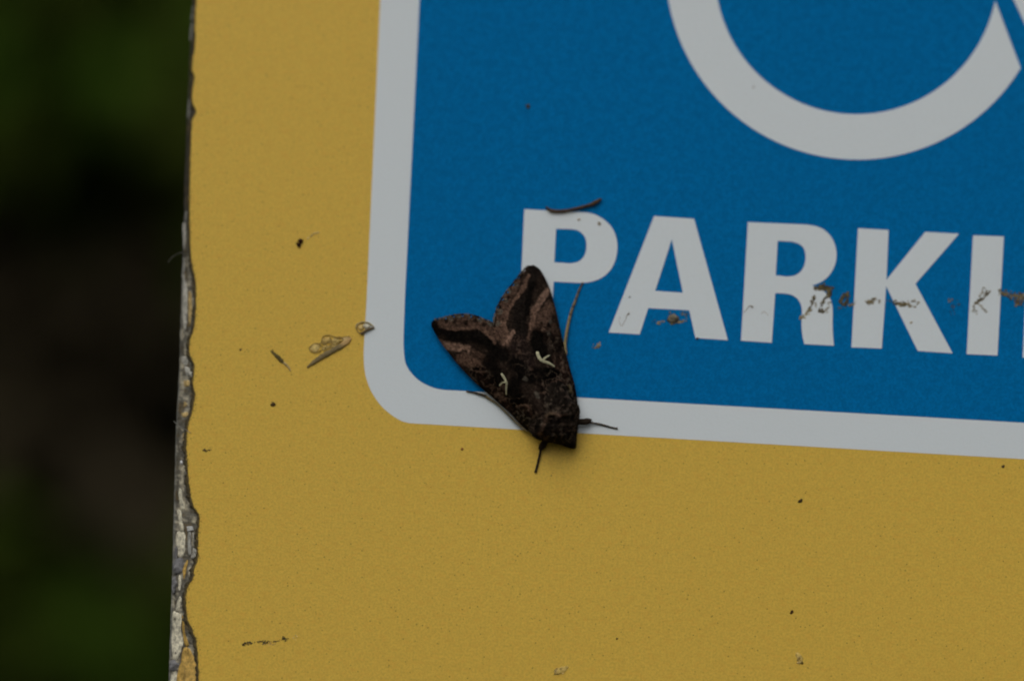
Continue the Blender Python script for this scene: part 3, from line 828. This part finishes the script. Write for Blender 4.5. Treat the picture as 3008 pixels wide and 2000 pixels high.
q = spline([(1604, 608, .30, 3.0), (1614.6, 617, .30, 4.6), (1629, 620.5, .31, 5.0), (1656, 620, .32, 4.8), (1682, 615, .33, 4.4), (1712, 608, .34, 4.4), (1737.7, 600.7, .36, 5.4), (1752, 593, .38, 5.8), (1767, 584, .4, 3.0)], 7)
B = Bag(); pp = [P(u, v, h * MM) for u, v, h, r in q]; rr = [r * PXM * (1 + .2 * noise.noise(Vector((u * .2, v * .2, 0)))) for u, v, h, r in q]
v_, f_ = tube_data(pp, rr, 9); cs = []
for u, v, h, r in q:
    g = 1 + .5 * noise.noise(Vector((u * .07, 1, 1))); cs += [(.080 * g, .048 * g, .026 * g)] * 9
B.add(v_, f_, cs); thing(B, 'twig', 'thin curved brown twig stuck above the letter P', 'twig', HUSK)

OL, OLD, TN, YLW = (.165, .135, .068), (.080, .066, .036), (.30, .25, .15), (.38, .31, .14)


def flecks(B, pts, n, spread, size, cols, h0=.075, seed=0):
    """scatter of tiny crumbs along a stroke: pts (u, v)"""
    rg = random.Random(seed)
    q = spline(pts, 8) if len(pts) > 2 else [tuple(a + (b_ - a) * k / 10 for a, b_ in zip(pts[0], pts[1])) for k in range(11)]
    for _ in range(int(n * .8)):
        i = rg.randrange(len(q) - 1); f = rg.random()
        u = q[i][0] + (q[i + 1][0] - q[i][0]) * f + rg.gauss(0, spread); v = q[i][1] + (q[i + 1][1] - q[i][1]) * f + rg.gauss(0, spread)
        s = size * rg.uniform(.35, 1.0); c = sc3(rg.choice(cols), rg.uniform(.7, 1.3))
        B.blob(P(u, v, h0 * MM), s * PXM * rg.uniform(.8, 1.6), s * PXM, .03 * MM, c, rot=rg.uniform(-.6, .9), rough=.6, seed=rg.uniform(0, 50), seg=6, rings=4)


def smear(label, strokes, seed, group=None, h0=.075):
    B = Bag()
    for i, (pts, n, spread, size, cols) in enumerate(strokes): flecks(B, pts, n, spread, size, cols, h0, seed + i)
    return thing(B, 'dirt_smear', label, 'dirt smear')


B = Bag(); rg_ = random.Random(77)
for _ in range(900):
    v = rg_.uniform(-60, 2040) if rg_.random() < .3 else rg_.uniform(560, 2040)
    e = edge_b(v) + abs(rg_.gauss(0, 5.5)) - 1.5; r_ = rg_.uniform(.5, 1.5)
    B.blob(P(e, v, 0), r_ * PXM, r_ * PXM * rg_.uniform(.8, 1.8), .02 * MM, sc3(rg_.choice([(.36, .25, .06), (.24, .18, .055), (.44, .28, .06)]), rg_.uniform(.7, 1.3)), rough=.5, seed=v, seg=6, rings=4)
tag(B.build('edge_grime', DIRT, sign), kind='stuff')
smear('darkest olive dirt smear crossing the leg of the letter R', [
    ([(2398, 845), (2418, 842), (2440, 852)], 70, 4.0, 4.5, [OL, OLD]), ([(2424, 845), (2436, 858), (2432, 870)], 70, 3.5, 4.5, [OLD, OLD, OL]), ([(2432, 866), (2423, 880), (2412, 896), (2408, 914), (2420, 915)], 70, 2.4, 3.2, [OL, OLD]),
    ([(2436, 886), (2436, 898), (2427, 914)], 24, 2.2, 2.6, [TN, OL]), ([(2392, 869), (2386, 888), (2379, 910)], 55, 2.4, 3.0, [OL, OL, OLD]), ([(2379, 908), (2366, 924), (2353, 937)], 40, 2.4, 3.2, [OL, TN, YLW]), ([(2396, 892), (2398, 903)], 14, 2, 2.2, [TN, OL])], 100)
smear('dark ring of dirt in the gap between the letters R and K', [([(2494, 872), (2484, 862), (2474, 874), (2472, 890), (2484, 896)], 90, 2.6, 3.4, [OLD, OL]), ([(2480, 866), (2490, 878), (2486, 890)], 40, 3.0, 3.0, [OLD]), ([(2488, 896), (2502, 894), (2514, 886)], 26, 2.0, 2.6, [OL, TN]), ([(2462, 905), (2490, 902)], 14, 3, 2.2, [OL])], 120)
smear('small olive dirt smear on the upright of the letter K', [([(2546, 888), (2556, 886), (2566, 884)], 60, 3.6, 3.2, [OL, TN, OL]), ([(2560, 880), (2574, 880), (2585, 887)], 30, 2.0, 2.6, [OL, TN])], 130)
smear('long olive dirt smear with a pale hole on the slanted leg of the letter K', [([(2628, 884), (2634, 892), (2650, 894)], 40, 2.6, 2.8, [OL, OLD]), ([(2640, 890), (2656, 893), (2672, 895)], 80, 3.4, 3.3, [OL, OL, OLD, TN]), ([(2674, 886), (2690, 884), (2699, 889), (2688, 898), (2672, 900)], 46, 1.8, 2.6, [OL, TN]), ([(2604, 882), (2628, 888)], 12, 3, 2.0, [OL])], 140)
smear('faint blue-brown smudge between the letters K and I', [([(2783, 878), (2794, 884)], 12, 2.4, 2.2, [TN, OL]), ([(2798, 890), (2800, 905), (2796, 920)], 26, 5, 2.3, [(.03, .05, .10), OL, (.05, .06, .09)]), ([(2812, 880), (2818, 895)], 12, 4, 2.2, [(.08, .13, .2), (.06, .08, .1)])], 150)
smear('two-stroked olive dirt smear on the letter I', [([(2862, 892), (2876, 884), (2892, 872), (2908, 854)], 80, 2.3, 3.2, [OL, OLD, OL]), ([(2872, 872), (2882, 860), (2894, 844)], 26, 2.2, 2.3, [TN, OL]), ([(2888, 866), (2904, 856)], 16, 2.2, 2.4, [TN, OL]), ([(2862, 896), (2858, 908), (2868, 918)], 26, 3, 2.4, [TN, OL]), ([(2876, 892), (2892, 908), (2896, 918)], 20, 2.6, 2.5, [OL, TN])], 160)
smear('brown dirt band right of the letter I at the edge of the photo', [([(2940, 860), (2960, 864), (2980, 870), (3010, 872), (3050, 880)], 150, 5, 3.6, [OL, TN, (.10, .08, .045)]), ([(2984, 886), (3000, 892)], 40, 4.5, 3.4, [(.16, .11, .05), OL]), ([(2994, 866), (3020, 880)], 50, 8, 3, [OL, TN])], 170)
B = Bag(); B.blob(P(1977, 934, .24 * MM), 14 * PXM, 12 * PXM, .24 * MM, (.20, .18, .13), rough=.7, seed=3, seg=14, rings=9)
flecks(B, [(1964, 940), (1976, 948), (1994, 944)], 40, 3, 3, [TN, OL, YLW], .05, 7); flecks(B, [(1994, 924), (2010, 920), (2018, 928), (2008, 942), (1992, 946)], 50, 2.2, 2.6, [OL, TN], .05, 8); flecks(B, [(1968, 926), (1984, 928)], 30, 4, 2.6, [TN, (.3, .28, .22)], .2, 9)
thing(B, 'dirt_clump', 'grey-brown dirt clump just under the crossbar of the letter A', 'dirt clump')
smear('tiny yellowish crumbs left of the clump under the letter A', [([(1912, 946), (1924, 944)], 7, 3, 1.9, [OLD, OL]), ([(1932, 952), (1946, 942)], 20, 2.4, 2.4, [YLW, TN])], 180)
smear('pale beige crumb on the blue beside the wing of the moth', [([(1754, 1020), (1762, 1013)], 30, 3.4, 3.4, [(.30, .26, .20), (.2, .19, .18), TN]), ([(1742, 1016), (1750, 1020)], 10, 3, 2.2, [(.12, .17, .22), TN])], 190, h0=.05)
for label, pts, rr_, col, hh in (
        ('fine brown hair on the left leg of the letter A', [(1849, 920), (1842, 926), (1836, 942), (1826, 957), (1819, 945), (1821, 930)], [2.4, .8, .6, .5, .4, .4], (.26, .2, .14), .065),
        ('fine brown hair on the upright of the letter R', [(2212, 903), (2204, 898), (2196, 905), (2188, 915), (2182, 919)], [2.2, 1.2, .7, .6, .6], (.2, .16, .12), .065),
        ('short faint curved hair at the foot of the upright of the letter R', [(2236, 922), (2244, 915), (2253, 922), (2256, 928)], [.6, .6, .6, .5], (.42, .37, .31), .065),
        ('pale thread poking out from the chipped edge into the dark', [(538, 742), (528, 744), (514, 750), (502, 760), (494, 772)], [1.8, 1.3, 1.2, 1.1, .8], (.11, .11, .095), -.9),
        ('wispy grey fibre across the chipped edge below the middle', [(510, 1236), (524, 1250), (540, 1258), (560, 1272)], [.8, 1.2, 1.2, .7], (.25, .25, .23), .02)):
    q = spline([(u, v, r) for (u, v), r in zip(pts, rr_)], 6); B = Bag()
    B.tube([P(u, v, hh * MM + r * PXM) for u, v, r in q], [r * PXM for u, v, r in q], col, n=6)
    thing(B, 'plant_fibre', label, 'fibre')

# pieces lying on the yellow
Y0 = 0.0
B = Bag(); B.blob(P(882.5, 708, .12 * MM), 7.5 * PXM, 7 * PXM, .2 * MM, (.035, .010, .006), rough=.5, seed=1, seg=12, rings=8); B.blob(P(878, 720, .1 * MM), 6.5 * PXM, 6.5 * PXM, .18 * MM, (.022, .008, .005), rough=.5, seed=2, seg=12, rings=8); B.blob(P(872, 715, .06 * MM), 4 * PXM, 3 * PXM, .1 * MM, (.11, .045, .012), seed=5)
thing(B, 'seed', 'dark red double-lobed seed on the upper left yellow', 'seed', HUSK)
B = Bag()
for i in range(9): B.blob(P(904 + i * 4 + random.uniform(-2, 2), 699 - i * 2.3 + random.uniform(-3, 3), .02 * MM), 4 * PXM, 2.2 * PXM, .06 * MM, (.62, .48, .19), rot=.5, seed=i)
thing(B, 'husk_flake', 'pale yellow flake beside the dark red seed', 'flake', HUSK)
B = Bag(); q = spline([(795, 1030, 2.0), (806, 1040, 5), (818, 1050, 7), (828, 1061, 6.5), (834, 1066, 3)], 6)
B.tube([P(u, v, .05 * MM) for u, v, r in q], [.85 * r * PXM * (1 + .4 * noise.noise(Vector((u * .3, v, 0)))) for u, v, r in q], (.12, .095, .035), n=8, flat=.7)
q = spline([(833, 1064, 4), (844, 1074, 3.4), (851, 1083, 2.4), (853, 1090, 1.4)], 5)
B.tube([P(u, v, .1 * MM) for u, v, r in q], [r * PXM for u, v, r in q], (.50, .38, .17), n=7, flat=.4)
flecks(B, [(800, 1034), (818, 1052), (828, 1062)], 30, 2.5, 2.4, [(.05, .042, .018), (.14, .1, .035)], .06, 31)
thing(B, 'seed_husk', 'slim brown husk with a pale tail on the yellow left of the moth', 'husk', HUSK)
# large husk: grey blade with crumpled papery film above it
B = Bag(); q = spline([(902, 1079, 2), (918, 1066, 6), (938, 1052, 8.5), (958, 1040, 10), (980, 1028, 9.5), (1003, 1015, 9), (1020, 1003, 8), (1031, 992, 3)], 7)
cs = []; v_, f_ = tube_data([P(u, v, .14 * MM) for u, v, r in q], [.85 * r * PXM * (1 + .35 * noise.noise(Vector((u * .13, v * .13, 0)))) for u, v, r in q], 10, .5)
for u, v, r in q: cs += [lerp3((.22, .17, .08), (.55, .36, .15), min(1, max(0, (u - 995) / 25)))] * 10
B.add(v_, f_, cs); thing(B, 'seed_husk', 'largest grey-brown husk blade with papery film on the yellow', 'husk', HUSK)
loops = [[(908, 1022), (922, 1010), (940, 1010), (946, 1022), (936, 1034), (916, 1034)], [(944, 1002), (950, 988), (968, 984), (984, 990), (1000, 990), (1004, 1002)], [(946, 1008), (960, 1014), (950, 1030)], [(968, 990), (976, 1004), (972, 1018)], [(990, 996), (1010, 990), (1026, 990), (1030, 1000)], [(944, 1004), (938, 1012), (952, 1020), (966, 1016), (980, 1010)]]
husk = bpy.data.objects[[o.name for o in COL.objects if o.name.startswith('seed_husk')][-1]]
B = Bag()
for lp in loops:
    q = spline([(u, v) for u, v in (lp + [lp[0]] if len(lp) > 4 else lp)], 6)
    B.tube([P(u, v, (.08 + .05 * noise.noise(Vector((u * .1, v * .1, 0)))) * MM) for u, v in q], [1.5 * PXM * (1 + .5 * noise.noise(Vector((u * .3, v * .3, 3)))) for u, v in q], (.38, .265, .08), n=6)
for cx, cy, rx, rz, c in ((926, 1022, 15, 10, (.66, .50, .18)), (958, 1002, 14, 11, (.56, .40, .13)), (985, 1002, 16, 9, (.62, .46, .16)), (1016, 996, 12, 8, (.74, .56, .26)), (958, 1022, 12, 7, (.60, .45, .16)), (978, 1016, 12, 6, (.5, .36, .12))):
    B.blob(P(cx, cy, .02 * MM), rx * PXM, rz * PXM, .07 * MM, c, rot=.3, rough=.7, seed=cx, seg=12, rings=7)
B.build('husk_film', HUSK, husk)
B = Bag(); q = spline([(1046, 962), (1050, 952), (1066, 946), (1084, 949), (1094, 957), (1098, 963), (1086, 967), (1076, 970)], 6)
B.tube([P(u, v, .16 * MM) for u, v in q], [2.2 * PXM * (1 + .6 * noise.noise(Vector((u * .3, v * .3, 3)))) for u, v in q], (.40, .33, .17), n=6)
q = spline([(1060, 981, 5), (1070, 974, 4), (1084, 967, 3.4), (1099, 962, 2)], 6)
B.tube([P(u, v, .22 * MM) for u, v, r in q], [r * PXM for u, v, r in q], (.14, .10, .052), n=7)
q = spline([(1046, 962), (1050, 972), (1058, 980)], 5); B.tube([P(u, v, .14 * MM) for u, v in q], [1.5 * PXM] * len(q), (.34, .25, .1), n=6)
B.blob(P(1078, 958, .10 * MM), 12 * PXM, 8 * PXM, .12 * MM, (.66, .63, .50), rot=-.2, rough=.6, seed=4, seg=12, rings=7); B.blob(P(1060, 962, .06 * MM), 9 * PXM, 8 * PXM, .1 * MM, (.62, .46, .18), rough=.6, seed=9, seg=12, rings=7)
thing(B, 'seed_husk', 'small looped husk straddling the left edge of the white border', 'husk', HUSK)


def speck(u, v, r, col, label, h=.03, n=1, stretch=1.3, rot=.6):
    B = Bag()
    for i in range(n):
        B.blob(P(u + (random.uniform(-1, 1) * r * .9 if i else 0), v + (random.uniform(-1, 1) * r * .9 if i else 0), h * MM), r * PXM * stretch * (1 if i == 0 else .6), r * PXM * (1 if i == 0 else .6), r * .6 * PXM, sc3(lerp3(col, (.20, .14, .06), .22), random.uniform(.8, 1.3)), rot=rot, rough=.7, seed=u * .1 + i, seg=9, rings=6)
    thing(B, 'dirt_speck', label, 'speck')


speck(801, 1187, 5.5, (.05, .034, .016), 'small dark speck on the yellow below the slim brown husk', n=4)
speck(2351, 1471, 5.0, (.025, .018, .008), 'black speck on the yellow below the white border at right', n=4)
speck(2326, 1797, 4.6, (.06, .024, .008), 'reddish brown speck on the lower right yellow', n=2, rot=1.2)
speck(1812, 1875, 2.6, (.06, .05, .02), 'tiny dark speck near the bottom edge right of the middle', n=2)
speck(2947, 1369, 4.0, (.07, .055, .03), 'dim speck just under the white border at the far right', n=2)
speck(1358, 1318, 3.4, (.28, .11, .03), 'orange-brown speck left of the lower leg of the moth', n=2)
speck(707, 1027, 2.8, (.18, .12, .04), 'faint brown speck on the yellow left of the slim husk', n=2)
speck(1552, 314, 5.2, (.03, .032, .03), 'lone dark speck on the blue above the letter P', h=.055, n=3)
speck(1760, 658, 4.2, (.34, .29, .22), 'beige speck on the bowl of the letter P', h=.055, n=3)
speck(1701, 645, 3.6, (.55, .5, .45), 'very faint beige speck on the top bar of the letter P', h=.055, n=2)
speck(2676, 947, 3.2, (.36, .32, .22), 'faint beige speck low on the slanted leg of the letter K', h=.055, n=3)
speck(2213, 257, 2.6, (.4, .4, .4), 'faint grey speck on the white wheel rim', h=.055, n=2)
speck(2048, 994, 3.2, (.03, .02, .03), 'dark speck at the inner foot of the letter A', h=.055, n=2)
speck(1850, 873, 2.4, (.03, .06, .09), 'dim speck on the blue between the letters P and A', h=.055, n=3)

B = Bag(); flecks(B, [(714, 1893), (726, 1888), (738, 1887)], 50, 2.2, 2.8, [(.12, .098, .042), (.08, .066, .03)], .0, 41); flecks(B, [(726, 1888), (760, 1884), (800, 1884), (838, 1876)], 70, 1.4, 2.0, [(.17, .135, .05), (.12, .10, .045)], .0, 42)
flecks(B, [(772, 1886), (786, 1888)], 26, 2.4, 2.4, [(.05, .06, .03)], .0, 43); flecks(B, [(828, 1873), (842, 1878)], 40, 2.4, 2.6, [(.09, .08, .034), (.07, .06, .028)], .0, 44); flecks(B, [(856, 1870), (880, 1868)], 12, 4, 1.8, [(.7, .52, .25)], .0, 45); flecks(B, [(770, 1892), (812, 1890)], 26, 2, 2.0, [(.6, .45, .24), (.3, .2, .08)], .0, 46)
thing(B, 'dirt_streak', 'dark dirt streak on the yellow near the bottom left', 'dirt streak')
B = Bag(); flecks(B, [(597, 1321), (606, 1324), (618, 1322)], 36, 1.7, 2.4, [(.15, .105, .04), (.10, .075, .032)], .0, 51); thing(B, 'dirt_streak', 'short brown dirt streak close to the chipped edge', 'dirt streak')
for label, cx, cy, rx, rz, rot, sd_ in (('pale papery flake at the bottom edge right of the middle', 2347, 1930, 7, 20, .6, 3), ('faint pale flake at the bottom edge below the moth', 1646, 1969, 21, 10, .4, 5)):
    B = Bag(); B.blob(P(cx, cy, .0), rx * PXM, rz * PXM, .07 * MM, (.64, .46, .13), rot=rot, rough=.8, seed=sd_, seg=14, rings=8)
    for i in range(10): B.blob(P(cx + random.uniform(-1, 1) * rx * .8, cy + random.uniform(-1, 1) * rz * .8, .05 * MM), 3.5 * PXM, 2.2 * PXM, .05 * MM, random.choice([(.68, .52, .2), (.4, .28, .09), (.66, .5, .22)]), rot=rot, rough=.7, seed=i)
    thing(B, 'husk_flake', label, 'flake', HUSK)

# ------------------------------------------------------------------ plants behind the sign
def leaf_mat(name, c1, c2):
    m, t, b = new_mat(name); co = coords(t)
    n1 = tex(t, 'ShaderNodeTexNoise', co, 35, Detail=3.0)
    t.links.new(mixc(t, ramp(t, n1.outputs['Fac'], 0.35, 0.65), c1, c2), b.inputs['Base Color'])
    b.inputs['Roughness'].default_value = 0.7; b.inputs['Specular IOR Level'].default_value = 0.04
    return m


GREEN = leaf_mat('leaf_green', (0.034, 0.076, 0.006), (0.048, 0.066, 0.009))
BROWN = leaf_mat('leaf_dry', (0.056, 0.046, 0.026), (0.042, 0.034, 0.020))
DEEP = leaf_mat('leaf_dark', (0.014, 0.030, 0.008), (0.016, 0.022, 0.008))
BARK = leaf_mat('bark', (0.04, 0.03, 0.02), (0.025, 0.02, 0.014))


def leaf(B, p, d, nrm, L, wd):
    """folded leaf blade: two halves with a raised midrib, pointed both ends"""
    d = d.normalized(); s = d.cross(nrm).normalized(); n = s.cross(d)
    pts = [p, p + d * L * .3 + s * wd * .5 + n * wd * .15, p + d * L * .7 + s * wd * .4 + n * wd * .12, p + d * L - n * L * .1, p + d * L * .7 - s * wd * .4 + n * wd * .12, p + d * L * .3 - s * wd * .5 + n * wd * .15, p + d * L * .35, p + d * L * .7 - n * L * .03]
    B.add(pts, [(0, 1, 6), (1, 2, 7, 6), (2, 3, 7), (0, 6, 5), (6, 7, 4, 5), (7, 3, 4)], (0.0, 0.0, 0.0))


def rnd_dir(rg, bias): return (Vector((rg.gauss(0, 1), rg.gauss(0, 1), rg.gauss(0, 1))).normalized() + bias).normalized()


def window_leaves(B, rg, n, u0, u1, v0, v1, y0, y1, L, skip=None):
    """leaves at real depth y0..y1 behind the sign within the strip of view left of it"""
    k = 0
    while k < n:
        u, v = rg.uniform(u0, u1), rg.uniform(v0, v1)
        if skip and skip(u, v, rg): continue
        p = P(u, v, -rg.uniform(y0, y1))
        l_ = L * rg.uniform(.7, 1.3)
        leaf(B, p, rnd_dir(rg, Vector((0, -.2, -.5))), rnd_dir(rg, Vector((0, -.7, .9))), l_, l_ * .5); k += 1


rg = random.Random(5)
shrub = empty('garden_shrub', (-0.13, 0.42, 0), 'leafy green shrub blurred behind the upper left of the sign', 'shrub')
stems = [[Vector((-0.13, .42, -.05)), Vector((-0.13, .42, .7)), Vector((-0.12, .40, 1.2)), Vector((-0.10, .37, 1.5))], [Vector((-0.13, .42, .3)), Vector((-0.09, .43, .9)), Vector((-0.05, .40, 1.45))], [Vector((-0.13, .42, .5)), Vector((-0.17, .42, 1.0)), Vector((-0.2, .38, 1.48))]]
for st in stems:
    q = [Vector(p) for p in spline([tuple(p) for p in st], 6)]; B = Bag(); B.tube(q, [.008 - .005 * i / len(q) for i in range(len(q))], (0., 0., 0.), n=8); B.build('stem', BARK, shrub)
B = Bag()
window_leaves(B, rg, 2300, -500, 1100, -700, 880, .27, .44, .016, skip=lambda u, v, r: (v > 300 and r.random() < (v - 300) / 420) or (u > 380 and v < 130 and r.random() < .6))
window_leaves(B, rg, 60, -250, 280, -160, 300, .24, .28, .018)
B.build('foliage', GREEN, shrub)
B = Bag()
window_leaves(B, rg, 1500, -700, 1000, 600, 1480, .28, .46, .018, skip=lambda u, v, r: (u - 540) ** 2 / 260 ** 2 + (v - 1150) ** 2 / 190 ** 2 < 1)
B.build('dry_foliage', BROWN, shrub)
low = empty('low_plant', (-0.11, .36, 0), 'low green plant blurred behind the lower left of the sign', 'plant')
for dx in (-.06, -.02, .03, .07):
    q = [Vector(p) for p in spline([(-.11, .36, -.02), (-.11 + dx * .5, .36, .5), (-.11 + dx * .8, .36, 1.2), (-.11 + dx, .35, 1.30)], 6)]
    B = Bag(); B.tube(q, [.004 - .002 * i / len(q) for i in range(len(q))], (0., 0., 0.), n=7); B.build('stem', BARK, low)
B = Bag(); window_leaves(B, rg, 900, -600, 1100, 1480, 2700, .26, .44, .020, skip=lambda u, v, r: v < 1700 and r.random() < (1700 - v) / 260)
B.build('foliage', GREEN, low)
# dark hedge that closes the view further back
hedge = empty('hedge', (-.2, 2.3, 0), 'dark hedge far out of focus behind the plants at left', 'hedge')
B = Bag()
for _ in range(9000):
    x, z = rg.uniform(-3.2, 2.8), rg.uniform(.02, 3.0)
    y = 1.75 + .35 * noise.noise(Vector((x * 1.2, 0, z * 1.2))) + rg.random() ** 2 * .9
    leaf(B, Vector((x, y, z)), rnd_dir(rg, Vector((0, -.3, -.5))), rnd_dir(rg, Vector((0, -.6, .9))), rg.uniform(.06, .11), rg.uniform(.035, .06))
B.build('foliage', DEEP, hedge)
hv, hf = [], []
for i in range(25):
    for j in range(15):
        x, z = -3.3 + i * .257, -.1 + j * .225
        hv.append(Vector((x, 2.45 + .15 * noise.noise(Vector((x * 2, 1, z * 2))), z)))
n0 = len(hv); hv += [p + Vector((0, .6, 0)) for p in hv]
for i in range(24):
    for j in range(14):
        a = i * 15 + j; hf += [(a, a + 1, a + 16, a + 15), (n0 + a, n0 + a + 15, n0 + a + 16, n0 + a + 1)]
for i in range(24): hf += [(i * 15 + 14, (i + 1) * 15 + 14, n0 + (i + 1) * 15 + 14, n0 + i * 15 + 14)]
mesh('twig_core', hv, hf, BARK, hedge)
